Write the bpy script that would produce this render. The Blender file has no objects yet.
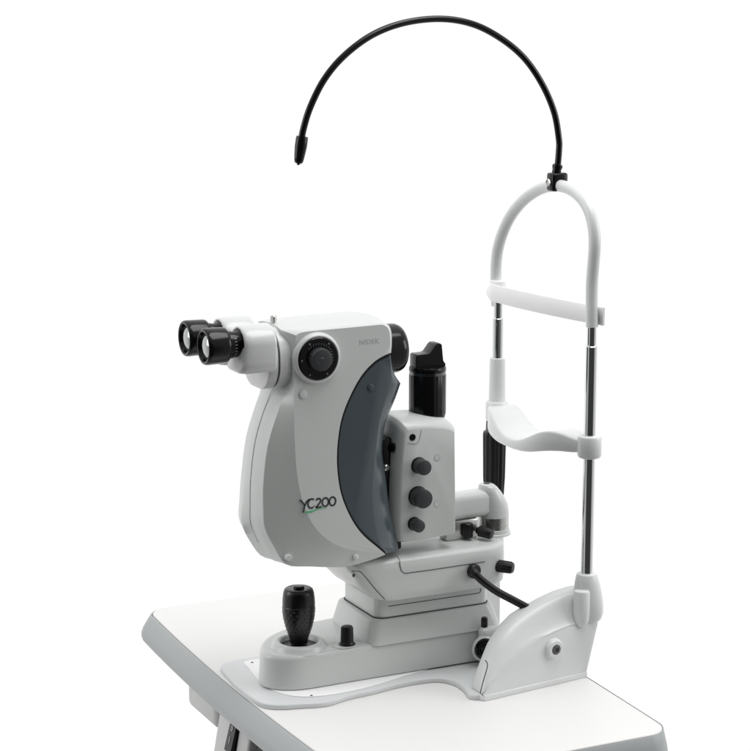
import bpy, bmesh, math, random
from mathutils import Vector, Matrix

random.seed(4)
scene = bpy.context.scene
COL = scene.collection
V = Vector

# ------------------------------------------------------------------ materials
def srgb(r, g, b):
    f = lambda c: (c/255/12.92) if c/255 <= 0.04045 else ((c/255+0.055)/1.055)**2.4
    return (f(r), f(g), f(b), 1)

def material(name, color, rough=0.45, metal=0.0, coat=0.0, bump=0.0, bscale=600, var=0.03, rvar=0.05, spec=0.5, pebble=False):
    m = bpy.data.materials.new(name)
    m.use_nodes = True
    nt = m.node_tree
    b = nt.nodes['Principled BSDF']
    b.inputs['Metallic'].default_value = metal
    b.inputs['Coat Weight'].default_value = coat
    b.inputs['Coat Roughness'].default_value = 0.15
    b.inputs['Specular IOR Level'].default_value = spec
    tc = nt.nodes.new('ShaderNodeTexCoord')
    n = nt.nodes.new('ShaderNodeTexNoise')
    n.inputs['Scale'].default_value = 9
    n.inputs['Detail'].default_value = 6
    nt.links.new(tc.outputs['Object'], n.inputs['Vector'])
    mr = nt.nodes.new('ShaderNodeMapRange')
    mr.inputs['To Min'].default_value = 1-var
    mr.inputs['To Max'].default_value = 1+var
    nt.links.new(n.outputs['Fac'], mr.inputs['Value'])
    mul = nt.nodes.new('ShaderNodeVectorMath'); mul.operation = 'SCALE'
    mul.inputs[0].default_value = color[:3]
    nt.links.new(mr.outputs['Result'], mul.inputs['Scale'])
    nt.links.new(mul.outputs['Vector'], b.inputs['Base Color'])
    n3 = nt.nodes.new('ShaderNodeTexNoise')
    n3.inputs['Scale'].default_value = 45
    n3.inputs['Detail'].default_value = 5
    nt.links.new(tc.outputs['Object'], n3.inputs['Vector'])
    rr = nt.nodes.new('ShaderNodeMapRange')
    rr.inputs['To Min'].default_value = max(0.02, rough-rvar)
    rr.inputs['To Max'].default_value = rough+rvar
    nt.links.new(n3.outputs['Fac'], rr.inputs['Value'])
    nt.links.new(rr.outputs['Result'], b.inputs['Roughness'])
    if bump:
        if pebble:
            n2 = nt.nodes.new('ShaderNodeTexVoronoi')
        else:
            n2 = nt.nodes.new('ShaderNodeTexNoise')
            n2.inputs['Detail'].default_value = 3
        n2.inputs['Scale'].default_value = bscale
        nt.links.new(tc.outputs['Object'], n2.inputs['Vector'])
        bp = nt.nodes.new('ShaderNodeBump')
        bp.inputs['Strength'].default_value = bump
        bp.inputs['Distance'].default_value = 0.0006
        nt.links.new(n2.outputs[0], bp.inputs['Height'])
        nt.links.new(bp.outputs['Normal'], b.inputs['Normal'])
    return m

M = {
 'paint':   material('grey_enamel_paint', (0.60, 0.62, 0.605), 0.34, coat=0.2, bump=0.025, rvar=0.08, bscale=900),
 'paint2':  material('pale_enamel_paint', (0.64, 0.655, 0.645), 0.28, coat=0.2, bump=0.012, bscale=900),
 'white':   material('white_plastic', (0.72, 0.735, 0.73), 0.30, bump=0.010, bscale=800, var=0.015),
 'band':    material('white_silicone', (0.93, 0.93, 0.93), 0.55, var=0.01),
 'black':   material('black_plastic', (0.0045, 0.0045, 0.005), 0.16, bump=0.015, bscale=700, spec=0.32),
 'rubber':  material('black_rubber', (0.0055, 0.0055, 0.0055), 0.38, bump=0.2, bscale=900, spec=0.35),
 'grip':    material('pebbled_black_rubber', (0.0045, 0.0045, 0.0045), 0.26, bump=0.1, bscale=500, spec=0.45),
 'charcoal':material('charcoal_plastic', (0.030, 0.034, 0.036), 0.40, bump=0.05),
 'slate':   material('slate_blue_paint', (0.050, 0.067, 0.078), 0.30, coat=0.3, bump=0.03, bscale=900),
 'chrome':  material('chrome', (0.86, 0.87, 0.87), 0.05, metal=1.0, var=0.01, rvar=0.02),
 'steel':   material('brushed_steel', (0.55, 0.55, 0.53), 0.28, metal=1.0, bump=0.05),
 'brass':   material('aged_brass', (0.50, 0.42, 0.25), 0.35, metal=1.0),
 'glass':   material('coated_lens', (0.42, 0.43, 0.43), 0.05, metal=0.9, var=0.01, rvar=0.02),
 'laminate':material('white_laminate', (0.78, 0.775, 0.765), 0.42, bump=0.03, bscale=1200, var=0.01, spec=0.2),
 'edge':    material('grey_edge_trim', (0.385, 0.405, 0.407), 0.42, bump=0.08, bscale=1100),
 'plate':   material('pale_grey_plate', (0.66, 0.675, 0.68), 0.38, bump=0.05, bscale=900),
 'dark':    material('dark_grey_steel', (0.10, 0.105, 0.10), 0.55, bump=0.06),
 'drawer':  material('light_grey_steel', (0.62, 0.62, 0.615), 0.5, bump=0.06),
 'seam':    material('dark_seam_gap_shade', (0.05, 0.05, 0.05), 0.7),  # dark seam tone, also laid in where gaps are only shaded
 'ink':     material('dark_ink', (0.03, 0.032, 0.035), 0.5),
 'pale_ink':material('grey_ink', (0.43, 0.45, 0.445), 0.5),
 'green':   material('green_ink', (0.08, 0.45, 0.20), 0.5),
 'mark':    material('white_ink', (0.45, 0.46, 0.46), 0.5),
 'tick':    material('dim_ink', (0.16, 0.17, 0.17), 0.5),
 'gunmetal':material('gunmetal', (0.16, 0.165, 0.17), 0.16, metal=1.0),
}

# ------------------------------------------------------------------ objects
def thing(name, label, cat, loc=(0, 0, 0)):
    o = bpy.data.objects.new(name, None)
    o.empty_display_size = 0.02
    COL.objects.link(o)
    o.location = loc
    o['label'] = label
    o['category'] = cat
    return o

def obj(name, bm, mat, parent=None, sharp=35, label=None, creases=()):
    bm.normal_update()
    for f in bm.faces:
        f.smooth = True
    lim = math.radians(sharp)
    for e in bm.edges:
        if len(e.link_faces) == 2:
            if e.calc_face_angle(0) > lim:
                e.smooth = False
    for a, b in creases:
        e = bm.edges.get((a, b))
        if e: e.smooth = False
    me = bpy.data.meshes.new(name)
    bm.to_mesh(me)
    bm.free()
    me.materials.append(M[mat])
    o = bpy.data.objects.new(name, me)
    COL.objects.link(o)
    if parent:
        o.parent = parent
        w = Matrix.Identity(4)
        p = parent
        while p:
            w = Matrix.Translation(p.location) @ w
            p = p.parent
        me.transform(w.inverted())
    if label:
        o['label'] = label
    return o

def new(): return bmesh.new()

def frame(axis):
    a = V(axis).normalized()
    t = V((0, 0, 1)) if abs(a.z) < 0.9 else V((1, 0, 0))
    x = t.cross(a).normalized()
    return x, a.cross(x).normalized(), a

def loft(bm, rings, cap0=True, cap1=True, closed=True):
    rv = [[bm.verts.new(V(p)) for p in r] for r in rings]
    n = len(rings[0])
    for a, b in zip(rv[:-1], rv[1:]):
        for i in range(n if closed else n-1):
            j = (i+1) % n
            try: bm.faces.new((a[i], a[j], b[j], b[i]))
            except ValueError: pass
    if cap0: bm.faces.new(list(reversed(rv[0])))
    if cap1: bm.faces.new(rv[-1])
    return rv

def lathe(bm, c, axis, prof, n=40, flutes=0, fdepth=0.0, frange=None):
    """prof: list of (distance along axis, radius)"""
    x, y, a = frame(axis)
    c = V(c)
    rings = []
    for k, (d, r) in enumerate(prof):
        ring = []
        for i in range(n):
            t = 2*math.pi*i/n
            rr = max(r, 1e-5)
            if flutes and (frange is None or frange[0] <= k <= frange[1]):
                rr *= 1 - fdepth*(0.5+0.5*math.cos(flutes*t))**2
            ring.append(c+a*d+(x*math.cos(t)+y*math.sin(t))*rr)
        rings.append(ring)
    loft(bm, rings)

def rprof(L, r, e, k=4):
    """cylinder profile with rounded far edge e"""
    out = [(0, r)]
    for i in range(k+1):
        t = math.pi/2*i/k
        out.append((L-e+e*math.sin(t), r-e+e*math.cos(t)))
    return out

def rprof2(L, r, e, k=4):
    o = []
    for i in range(k+1):
        t = math.pi/2*i/k
        o.append((e-e*math.cos(t), r-e+e*math.sin(t)))
    return o+rprof(L, r, e, k)[1:]

def catmull(pts, n=6, closed=False):
    pts = [V(p) for p in pts]
    N = len(pts)
    out = []
    for i in range(N if closed else N-1):
        g = (lambda k: pts[k % N]) if closed else (lambda k: pts[max(0, min(N-1, k))])
        p0, p1, p2, p3 = g(i-1), g(i), g(i+1), g(i+2)
        for s in range(n):
            t = s/n
            out.append(0.5*((2*p1)+(p2-p0)*t+(2*p0-5*p1+4*p2-p3)*t*t+(3*p1-p0-3*p2+p3)*t**3))
    if not closed: out.append(pts[-1])
    return out

def tube(bm, path, r, n=20, caps=True):
    path = [V(p) for p in path]
    rings = []
    ref = None
    for i, p in enumerate(path):
        d = (path[min(i+1, len(path)-1)]-path[max(i-1, 0)]).normalized()
        if ref is None:
            ref = frame(d)[0]
        ref = (ref-d*ref.dot(d)).normalized()
        b = d.cross(ref)
        rr = r[i] if isinstance(r, (list, tuple)) else r
        rings.append([p+(ref*math.cos(2*math.pi*k/n)+b*math.sin(2*math.pi*k/n))*rr for k in range(n)])
    loft(bm, rings, caps, caps)

def box(bm, lo, hi, bev=0.0, seg=3):
    lo, hi = V(lo), V(hi)
    g = bmesh.ops.create_cube(bm, size=1)
    for v in g['verts']:
        v.co = V((lo[k]+(v.co[k]+0.5)*(hi[k]-lo[k]) for k in range(3)))
    if bev:
        es = list({e for v in g['verts'] for e in v.link_edges})
        bmesh.ops.bevel(bm, geom=es, offset=bev, segments=seg, profile=0.5, affect='EDGES')

def rrect(x0, x1, y0, y1, r, n=6):
    pts = []
    for cx, cy, a in ((x1-r, y1-r, 0), (x0+r, y1-r, 90), (x0+r, y0+r, 180), (x1-r, y0+r, 270)):
        for i in range(n+1):
            t = math.radians(a+90*i/n)
            pts.append((cx+r*math.cos(t), cy+r*math.sin(t)))
    return pts

def inset(pts, d):
    n = len(pts); out = []
    for i in range(n):
        a, b, c = V(pts[i-1]).to_2d(), V(pts[i]).to_2d(), V(pts[(i+1) % n]).to_2d()
        e1, e2 = (b-a), (c-b)
        if e1.length < 1e-9: e1 = e2
        if e2.length < 1e-9: e2 = e1
        nn = (V((-e1.y, e1.x)).normalized()+V((-e2.y, e2.x)).normalized())
        nn = nn.normalized() if nn.length > 1e-6 else V((0, 0))
        out.append((b.x+nn.x*d, b.y+nn.y*d))
    return out

def slab(bm, pts, z0, z1, e=0.003, e0=0.0, draft=0.0, k=3):
    """plan outline pts (counter-clockwise) raised z0..z1 with rounded top edge e, bottom edge e0, side draft"""
    rings = []
    if e0:
        for i in range(k):
            t = math.pi/2*i/k
            rings.append([(p[0], p[1], z0+e0*(1-math.sin(t))) for p in inset(pts, e0*(1-math.cos(t)) )])
        rings = [[(p[0], p[1], z0+e0-e0*math.cos(math.pi/2*i/k)) for p in inset(pts, e0-e0*math.sin(math.pi/2*i/k))] for i in range(k+1)]
    else:
        rings.append([(p[0], p[1], z0) for p in pts])
    for i in range(k+1):
        t = math.pi/2*i/k
        rings.append([(p[0], p[1], z1-e+e*math.sin(t)) for p in inset(pts, draft+e*(1-math.cos(t)))])
    loft(bm, rings)

def densify(keys, step=0.02):
    out = []
    for i, p in enumerate(keys):
        q = keys[(i+1) % len(keys)]
        p, q = V(p), V(q)
        n = max(1, int((q-p).length/step))
        out += [p.lerp(q, k/n) for k in range(n)]
    return out

def spline_ring(keys, corners=(), n=4):
    """closed ring through keys, broken at the corner indices"""
    N = len(keys)
    keys = [V(k) for k in keys]
    if not corners:
        return catmull(keys, n, True)
    out = []
    cs = sorted(corners)
    for a, b in zip(cs, cs[1:]+[cs[0]+N]):
        seg = [keys[k % N] for k in range(a, b+1)]
        out += catmull(seg, n)[:-1]
    return out

def ribbon(bm, pts, w, nrm, t=0.0004):
    """flat stroke of width w along pts (lying in the plane with normal nrm)"""
    nrm = V(nrm).normalized(); pts = [V(p) for p in pts]
    rings = []
    for i, p in enumerate(pts):
        d = (pts[min(i+1, len(pts)-1)]-pts[max(i-1, 0)]).normalized()
        s = d.cross(nrm).normalized()
        ww = (w[i] if isinstance(w, (list, tuple)) else w)/2
        rings.append([p-s*ww, p+s*ww, p+s*ww+nrm*t, p-s*ww+nrm*t])
    loft(bm, rings)

def text_bm(s, size, origin, right, up, depth=0.0004, spacing=1.0):
    cu = bpy.data.curves.new('lettering', 'FONT')
    cu.body = s; cu.size = size; cu.extrude = depth/2; cu.space_character = spacing
    to = bpy.data.objects.new('lettering', cu)
    COL.objects.link(to)
    dg = bpy.context.evaluated_depsgraph_get()
    me = bpy.data.meshes.new_from_object(to.evaluated_get(dg))
    bm = new(); bm.from_mesh(me)
    R, U = V(right).normalized(), V(up).normalized()
    N = R.cross(U)
    o = V(origin)
    for v in bm.verts:
        c = v.co.copy()
        v.co = o+R*c.x+U*c.y+N*c.z
    bpy.data.objects.remove(to); bpy.data.meshes.remove(me); bpy.data.curves.remove(cu)
    return bm

X, Y, Z = V((1, 0, 0)), V((0, 1, 0)), V((0, 0, 1))
NY = -Y

# ================================================================== TABLE
table = thing('instrument_table', 'white topped instrument table with a rounded grey edge under the eye laser', 'table', (0, 0, -0.60))
def table_outline(off=0.0, n=10):
    x0, x1, y0, y1, r = -0.196, 0.1815, -0.306, 0.357, 0.028
    pts = []
    cs = ((x1-r, y1-r, 0), (x0+r, y1-r, 90), (x0+r, y0+r, 180), (x1-r, y0+r, 270))
    for k, (cx, cy, a) in enumerate(cs):
        for i in range(n+1):
            t = math.radians(a+90*i/n)
            pts.append((cx+r*math.cos(t), cy+r*math.sin(t)))
        nx = cs[(k+1) % 4]
        p = pts[-1]
        t2 = math.radians(nx[2])
        q = (nx[0]+r*math.cos(t2), nx[1]+r*math.sin(t2))
        for i in range(1, 12):
            s = i/12
            bow = 4*s*(1-s)
            bx = -0.009*bow if k == 1 else (0.002*bow if k == 3 else 0)
            pts.append((p[0]+(q[0]-p[0])*s+bx, p[1]+(q[1]-p[1])*s))
    pts = [(x-(0.007*min(1, max(0, (-0.10-y)/0.18)) if x > 0.1 else 0), y) for x, y in pts]
    return inset(pts, -off) if off else pts
to = table_outline()
bm = new()
loft(bm, [[(p[0], p[1], -0.030) for p in to], [(p[0], p[1], -0.0008) for p in to], [(p[0], p[1], 0.0) for p in inset(to, 0.0008)]])
obj('tabletop', bm, 'laminate', table)
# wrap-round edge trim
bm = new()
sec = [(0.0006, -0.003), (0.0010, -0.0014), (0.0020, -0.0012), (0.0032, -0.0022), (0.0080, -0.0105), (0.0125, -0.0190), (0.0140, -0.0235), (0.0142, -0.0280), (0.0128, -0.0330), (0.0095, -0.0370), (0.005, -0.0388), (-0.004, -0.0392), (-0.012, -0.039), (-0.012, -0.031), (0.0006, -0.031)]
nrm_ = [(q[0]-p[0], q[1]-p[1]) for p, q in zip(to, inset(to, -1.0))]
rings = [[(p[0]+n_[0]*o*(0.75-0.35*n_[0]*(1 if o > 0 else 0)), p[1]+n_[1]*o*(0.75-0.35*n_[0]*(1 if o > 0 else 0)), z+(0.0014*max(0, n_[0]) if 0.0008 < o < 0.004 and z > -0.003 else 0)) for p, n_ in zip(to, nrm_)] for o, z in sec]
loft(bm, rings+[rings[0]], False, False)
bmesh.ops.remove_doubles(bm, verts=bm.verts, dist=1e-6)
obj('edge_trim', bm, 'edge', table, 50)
# hardware under the top
bm = new(); box(bm, (-0.170, 0.180, -0.1120), (-0.02, 0.285, -0.0395), 0.012, 5); obj('cable_tray', bm, 'drawer', table)
bm = new(); box(bm, (-0.176, 0.062, -0.132), (-0.162, 0.160, -0.0395), 0.004, 3)
for v in bm.verts: v.co.x += 0.009-0.18*max(0, -0.0395-v.co.z)
sp = obj('switch_panel', bm, 'drawer', table)
bm = new(); box(bm, (-0.150, -0.16, -0.17), (0.10, 0.140, -0.0395), 0.004, 3); obj('motor_housing', bm, 'dark', table)
bm = new(); box(bm, (-0.1775, 0.0925, -0.1105), (-0.1763, 0.1155, -0.0655), 0.001, 2)
for v in bm.verts: v.co.x += 0.009-0.18*max(0, -0.0395-v.co.z)
obj('switch_frame', bm, 'black', sp)
bm = new()
loft(bm, [[(-0.1783, y, z), (-0.1783-d, y, z)] for y, z, d in ()] or [[(-0.1784, 0.0940, -0.108), (-0.1784, 0.1140, -0.108), (-0.1784, 0.1140, -0.068), (-0.1784, 0.0940, -0.068)], [(-0.1830, 0.0945, -0.1075), (-0.1830, 0.1135, -0.1075), (-0.1800, 0.1135, -0.0685), (-0.1800, 0.0945, -0.0685)]])
for v in bm.verts: v.co.x += 0.009-0.18*max(0, -0.0395-v.co.z)
obj('rocker_switch', bm, 'black', sp)
bm = new()
lathe(bm, (-0.1811, 0.104, -0.079), (-1, 0, 0.07), [(0, 0.0032), (0.0004, 0.0032), (0.0004, 0.0020), (0, 0.0020)], 24)
ribbon(bm, [(-0.1817, 0.104, -0.089), (-0.1824, 0.104, -0.097)], 0.0020, (-1, 0, 0.07))
for v in bm.verts: v.co.x += 0.009-0.18*max(0, -0.0395-v.co.z)
obj('switch_marking', bm, 'mark', sp)
bm = new(); box(bm, (-0.07, -0.07, -0.59), (0.07, 0.07, -0.161), 0.008, 3); obj('column', bm, 'drawer', table)
bm = new(); slab(bm, rrect(-0.20, 0.17, -0.26, 0.26, 0.03), -0.62, -0.585, 0.006); obj('floor_base', bm, 'edge', table)

# ================================================================== HEADREST
hr = thing('chin_rest', 'white head and chin rest on two chrome posts at the back of the table', 'chin rest', (0.10, 0.0065, 0))
HY = 0.0065     # centre plane
PXN, PYN, PYF = 0.188, -0.103, 0.116
# base plate that the instrument slides on
pl = [(-0.1985, 0.085), (-0.2045, 0.030), (-0.2050, -0.015), (-0.2015, -0.044), (-0.188, -0.0590), (-0.165, -0.066), (-0.135, -0.0735), (-0.1040, -0.0647, 0.0040), (-0.0704, -0.0608, 0.0040), (-0.0377, -0.0542, 0.0040), (-0.0057, -0.0527, 0.0040), (0.0177, -0.0583, 0.0040), (0.0278, -0.0766, 0.0040), (0.0275, -0.0990, 0.0040), (0.0226, -0.1226, 0.0040), (0.036, -0.130), (0.06, -0.128), (0.17, -0.115), (0.176, -0.105),
      (0.176, 0.118), (0.17, 0.128), (0.06, 0.141), (0.036, 0.143), (0.030, 0.133), (0.026, 0.116), (0.012, 0.108), (-0.02, 0.106), (-0.17, 0.1065), (-0.186, 0.1045), (-0.195, 0.098)]
def ccw(p):
    a = sum(p[i-1][0]*p[i][1]-p[i][0]*p[i-1][1] for i in range(len(p)))
    return p if a > 0 else list(reversed(p))
pts = [p.to_2d()[:] for p in spline_ring(densify([(x, y, 0) for x, y in [q[:2] for q in pl]]), (), 3)]
pts = ccw(pts)
bm = new(); slab(bm, pts, 0.0004, 0.0062, 0.002, 0.0005, k=3); bp_ = obj('base_plate', bm, 'plate', hr)
wp = ccw([p.to_2d()[:] for p in spline_ring(densify([(-0.164, 0.094, 0), (-0.169, 0.0885, 0), (-0.1705, 0.070, 0), (-0.176, 0.030, 0), (-0.1755, -0.005, 0), (-0.1690, -0.030, 0), (-0.156, -0.0460, 0), (-0.135, -0.0545, 0), (-0.105, -0.0560, 0), (-0.070, -0.0510, 0), (-0.040, -0.0430, 0), (0.02, -0.025, 0), (0.02, 0.085, 0), (-0.155, 0.0955, 0)]), (), 3)])
bm = new(); slab(bm, wp, 0.0064, 0.0072, 0.0003, k=1); obj('slide_sheet', bm, 'band', bp_)
for p in ((-0.1600, 0.0850), (-0.143, -0.0500)):
    bm = new(); lathe(bm, (p[0], p[1], 0.0073), Z, [(0, 0.0016), (0.0005, 0.0013)], 14); obj('screw', bm, 'dark', bp_)

# feet: one side profile, swept across
def foot(side):
    # (x, top z at ridge centre, side z, near y at bottom)
    st = [(0.0335, 0.0100, 0.0085), (0.0370, 0.0190, 0.012), (0.0425, 0.0285, 0.017), (0.0500, 0.0400, 0.023), (0.0600, 0.0545, 0.0295), (0.0700, 0.0640, 0.0365), (0.0830, 0.0730, 0.0445), (0.0960, 0.0800, 0.0510), (0.115, 0.0880, 0.0585), (0.134, 0.0945, 0.0640), (0.152, 0.1000, 0.0670), (0.168, 0.1030, 0.0680), (0.1790, 0.1035, 0.0680), (0.1820, 0.1030, 0.0675), (0.1830, 0.1010, 0.0660)]
    bm = new(); rings = []
    n_ = len(st)
    for i, (x, zt, zs) in enumerate(st):
        f = max(0, (x-0.035)/(0.183-0.035))
        g = min(1, max(0, (x-0.0335)/0.06))
        yn = -0.1345+0.0185*f
        yf = -0.1085+0.034*g**0.8+0.004*f
        yc_ = -0.1165+0.021*g**0.8
        w = yc_-yn
        dz = zt-zs
        prof = [(yf, 0.0068), (yf, zs*0.6+0.003), (yf-0.0012*g, zs+0.6*dz), (yf-0.006*g-0.001, zt-0.10*dz), (yf*0.55+yc_*0.45, zt-0.01*dz), (yc_, zt), (yc_-0.16*w, zt-0.02*dz), (yc_-0.30*w, zt-0.09*dz), (yc_-0.42*w, zt-0.21*dz), (yc_-0.54*w, zt-0.38*dz), (yc_-0.68*w, zt-0.60*dz), (yc_-0.80*w, zt-0.80*dz), (yc_-0.90*w, zs+0.04*dz), (yn+0.0026, zs-0.03*dz), (yn+0.0014, zs-0.0030), (yn+0.0007, zs*0.55+0.003), (yn, 0.0068)]
        sh = min(1, max(0, (x-0.075)/0.06)); sh = sh*sh*(3-2*sh)
        prof[8:13] = [(p[0]+sh*o[0]*w, p[1]-sh*o[1]*dz) for p, o in zip(prof[8:13], ((0, .05), (0, .13), (0, .20), (0, .13), (-.02, .03)))]
        lw = max(0, (i-(n_-6))/5)**1.5 if i > n_-6 and side < 0 else 0
        en = (1 if i == n_-1 else 0)
        ring = [(x+0.0145*lw*max(0, (z-0.0068)/0.055), y+(0.0012*en if y < yc_ else -0.0012*en), z) for y, z in prof]
        rings.append(ring)
    loft(bm, rings)
    # skirt: thin plinth under the foot
    sk = ccw([(0.0325, -0.110), (0.0305, -0.128), (0.0350, -0.1360), (0.06, -0.1327), (0.1825, -0.1165), (0.1825, -0.072), (0.10, -0.070), (0.06, -0.082)])
    slab(bm, sk, 0.0004, 0.0068, 0.001, k=2)
    if side > 0:
        bmesh.ops.translate(bm, vec=(-0.005, 0, 0), verts=bm.verts)
        bmesh.ops.scale(bm, vec=(1, -1, 1), verts=bm.verts)
        bmesh.ops.translate(bm, vec=(0, 2*HY, 0), verts=bm.verts)
        bmesh.ops.reverse_faces(bm, faces=bm.faces)
    bmesh.ops.recalc_face_normals(bm, faces=bm.faces)
    return bm
for s in (-1, 1):
    ft = obj('foot', foot(s), 'white', hr, 48)
    yy = PYN if s < 0 else PYF
    # sleeve that takes the post
    bm = new(); rings = []
    for z, r, dx in ((0.064, 0.0120, 0.002), (0.068, 0.0155, 0.003), (0.075, 0.0172, 0.0035), (0.085, 0.0176, 0.0030), (0.100, 0.0166, 0.0016), (0.112, 0.0146, 0.0006), (0.1205, 0.0126, 0), (0.1225, 0.0116, 0), (0.1232, 0.0100, 0)):
        if s > 0: r, dx = min(r, 0.0105), 0
        rings.append([(PXN+dx+r*math.cos(t*math.pi/20), yy+r*math.sin(t*math.pi/20), z) for t in range(40)])
    loft(bm, rings); obj('post_sleeve', bm, 'white', hr)
    if s < 0:
        bm = new(); lathe(bm, (0.1740, -0.1150, 0.062), (0.02, 0.03, 1), [(0, 0.002), (0.003, 0.0065), (0.009, 0.0090), (0.020, 0.0098), (0.0420, 0.0095), (0.0440, 0.0088), (0.0448, 0.007)], 32); obj('sleeve_boss', bm, 'white', ft)
        bm = new(); lathe(bm, (0.1325, -0.116, 0.0445), (0.06, -1, 0), [(0, 0.0135), (0.004, 0.0125), (0.0095, 0.0112), (0.0115, 0.0100), (0.0118, 0.0085), (0.0118, 0.0060), (0.0095, 0.0052)], 36)
        obj('screw_boss', bm, 'white', ft)
        bm = new(); lathe(bm, (0.1331, -0.1260, 0.0445), (0.06, -1, 0), [(0, 0.0052), (0.0022, 0.0050), (0.0024, 0.0030), (0.0008, 0.0028)], 28)
        obj('screw', bm, 'dark', ft)
        # small parting line on the front of the foot
        bm = new(); ribbon(bm, catmull([(0.0315, -0.1310, 0.0089), (0.0358, -0.1300, 0.0223), (0.0411, -0.1285, 0.0353), (0.0432, -0.1260, 0.0408), (0.0426, -0.1220, 0.0438)], 4), 0.0007, (-0.6, -0.75, 0.3), 0.0035); obj('parting_line', bm, 'seam', ft)
# posts
for yy, lo in ((PYN, 0.118), (PYF, 0.118)):
    bm = new(); lathe(bm, (PXN, yy, lo), Z, [(0, 0.0073), (0.393-lo, 0.0073), (0.3937-lo, 0.0066), (0.3945-lo, 0.0066), (0.3945-lo, 0.0060), (0.428-lo, 0.0060)], 40)
    obj('post', bm, 'chrome', hr)
# upper arch
arch = [(0.1880, -0.1030, 0.4156), (0.1880, -0.1022, 0.4352), (0.1880, -0.1011, 0.4524), (0.1880, -0.1013, 0.4697), (0.1880, -0.1035, 0.4907), (0.1880, -0.1052, 0.5126), (0.1880, -0.1017, 0.5316), (0.1880, -0.0925, 0.5478), (0.1880, -0.0759, 0.5605), (0.1880, -0.0493, 0.5690), (0.1880, -0.0179, 0.5702), (0.1880, 0.0163, 0.5637), (0.1880, 0.0512, 0.5492), (0.1880, 0.0820, 0.5286), (0.1880, 0.1036, 0.5055), (0.1880, 0.1176, 0.4811), (0.1880, 0.1221, 0.4593), (0.1880, 0.1221, 0.4355), (0.1880, 0.1194, 0.4083)]
bm = new(); tube(bm, catmull(arch, 6), 0.0071, 24); obj('upper_arch', bm, 'white', hr)
# forehead band
bm = new(); rings = []
nb = 28
for i in range(nb+1):
    s = i/nb
    y = 0.1300+(-0.1125-0.1300)*s
    b = math.sin(math.pi*s)
    x = 0.1745+0.0220*s-0.004*b
    zt = 0.4372+0.0015*s; zb = 0.4162+0.0015*s-0.0006*b
    if s < 0.07:
        k = s/0.07; zt = 0.4270+(zt-0.4270)*k**0.7; zb = 0.4235+(zb-0.4235)*k**0.7; x += 0.004*(1-k)
    rings.append([(x, y, zb+0.0004), (x+0.0004, y, zb), (x+0.0018, y, zb), (x+0.0022, y, zb+0.0004), (x+0.0022, y, zt-0.0004), (x+0.0018, y, zt), (x+0.0004, y, zt), (x, y, zt-0.0004)])
loft(bm, rings); fb = obj('forehead_band', bm, 'band', hr, 50)
bm = new(); lathe(bm, (PXN, PYF, 0.4150), Z, [(0, 0.0085), (0.001, 0.0095), (0.0250, 0.0095), (0.026, 0.0085)], 32)
obj('band_clip', bm, 'band', fb)
# left sleeve and the chin support
bm = new(); lathe(bm, (PXN, PYF, 0.284), Z, [(0, 0.0106), (0.055, 0.0098), (0.0590, 0.0094), (0.0598, 0.0080)], 36); obj('height_sleeve', bm, 'white', hr)
bm = new(); rings = []
chin = [  # y, x front, z top, z bottom, depth
 (0.1160, 0.1760, 0.2800, 0.2660, 0.022), (0.1020, 0.1670, 0.2855, 0.2610, 0.032), (0.0880, 0.1600, 0.2880, 0.2575, 0.040), (0.0740, 0.1555, 0.2830, 0.2545, 0.046),
 (0.0560, 0.1525, 0.2730, 0.2525, 0.050), (0.0380, 0.1510, 0.2660, 0.2520, 0.052), (0.0200, 0.1505, 0.2640, 0.2520, 0.052), (0.0065, 0.1505, 0.2650, 0.2525, 0.052),
 (-0.0080, 0.1508, 0.2685, 0.2535, 0.052), (-0.0250, 0.1520, 0.2755, 0.2560, 0.050), (-0.0420, 0.1540, 0.2830, 0.2600, 0.046), (-0.0580, 0.1575, 0.2875, 0.2635, 0.040), (-0.0740, 0.1630, 0.2880, 0.2660, 0.032), (-0.0880, 0.1700, 0.2850, 0.2670, 0.026), (-0.1000, 0.1790, 0.2815, 0.2680, 0.020)]
cv = catmull([(y, x, zt) for y, x, zt, zb, d in chin], 4); cv2 = catmull([(zb, d, 0) for y, x, zt, zb, d in chin], 4)
for a, b in zip(cv, cv2):
    y, x, zt = a; zb, d = b.x, b.y
    e = 0.0022
    rings.append([(x+0.002, y, zb), (x, y, zb+e), (x, y, zt-e), (x+e*0.5, y, zt-e*0.3), (x+e*1.6, y, zt), (x+d*0.5, y, zt-0.0008), (x+d-e, y, zt), (x+d, y, zt-e), (x+d, y, zb+e), (x+d-0.002, y, zb)])
loft(bm, rings); cr = obj('chin_cup', bm, 'white', hr, 45)
for yy, z0, L, r in ((PYN, 0.2620, 0.0265, 0.0140), (PYF, 0.2625, 0.0265, 0.0142)):
    bm = new(); lathe(bm, (PXN, yy, z0), Z, [(0, r-0.0035), (0.001, r-0.0012), (0.0035, r), (L-0.0035, r), (L-0.001, r-0.0012), (L, r-0.004)], 36); obj('collar', bm, 'white', cr)
bm = new(); lathe(bm, (0.1600, 0.0633, 0.2718), (-1, -0.5, 0.5), [(0, 0.003), (0.002, 0.0028), (0.003, 0.0018)], 16); obj('paper_pin', bm, 'band', cr)
# hand grip below the left collar
bm = new(); lathe(bm, (PXN-0.001, PYF+0.0035, 0.150), Z, [(0, 0.006), (0.003, 0.0105), (0.016, 0.0128), (0.04, 0.0142), (0.095, 0.0150), (0.0985, 0.0142), (0.1000, 0.011)], 72, 12, 0.10, (2, 4))
obj('hand_grip', bm, 'rubber', hr, 60)
bm = new(); lathe(bm, (PXN-0.0085, PYF+0.002, 0.249), (0.0, 0, 1), [(0, 0.0055), (0.014, 0.0050), (0.0145, 0.003)], 20); obj('grip_pin', bm, 'dark', hr)

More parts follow.
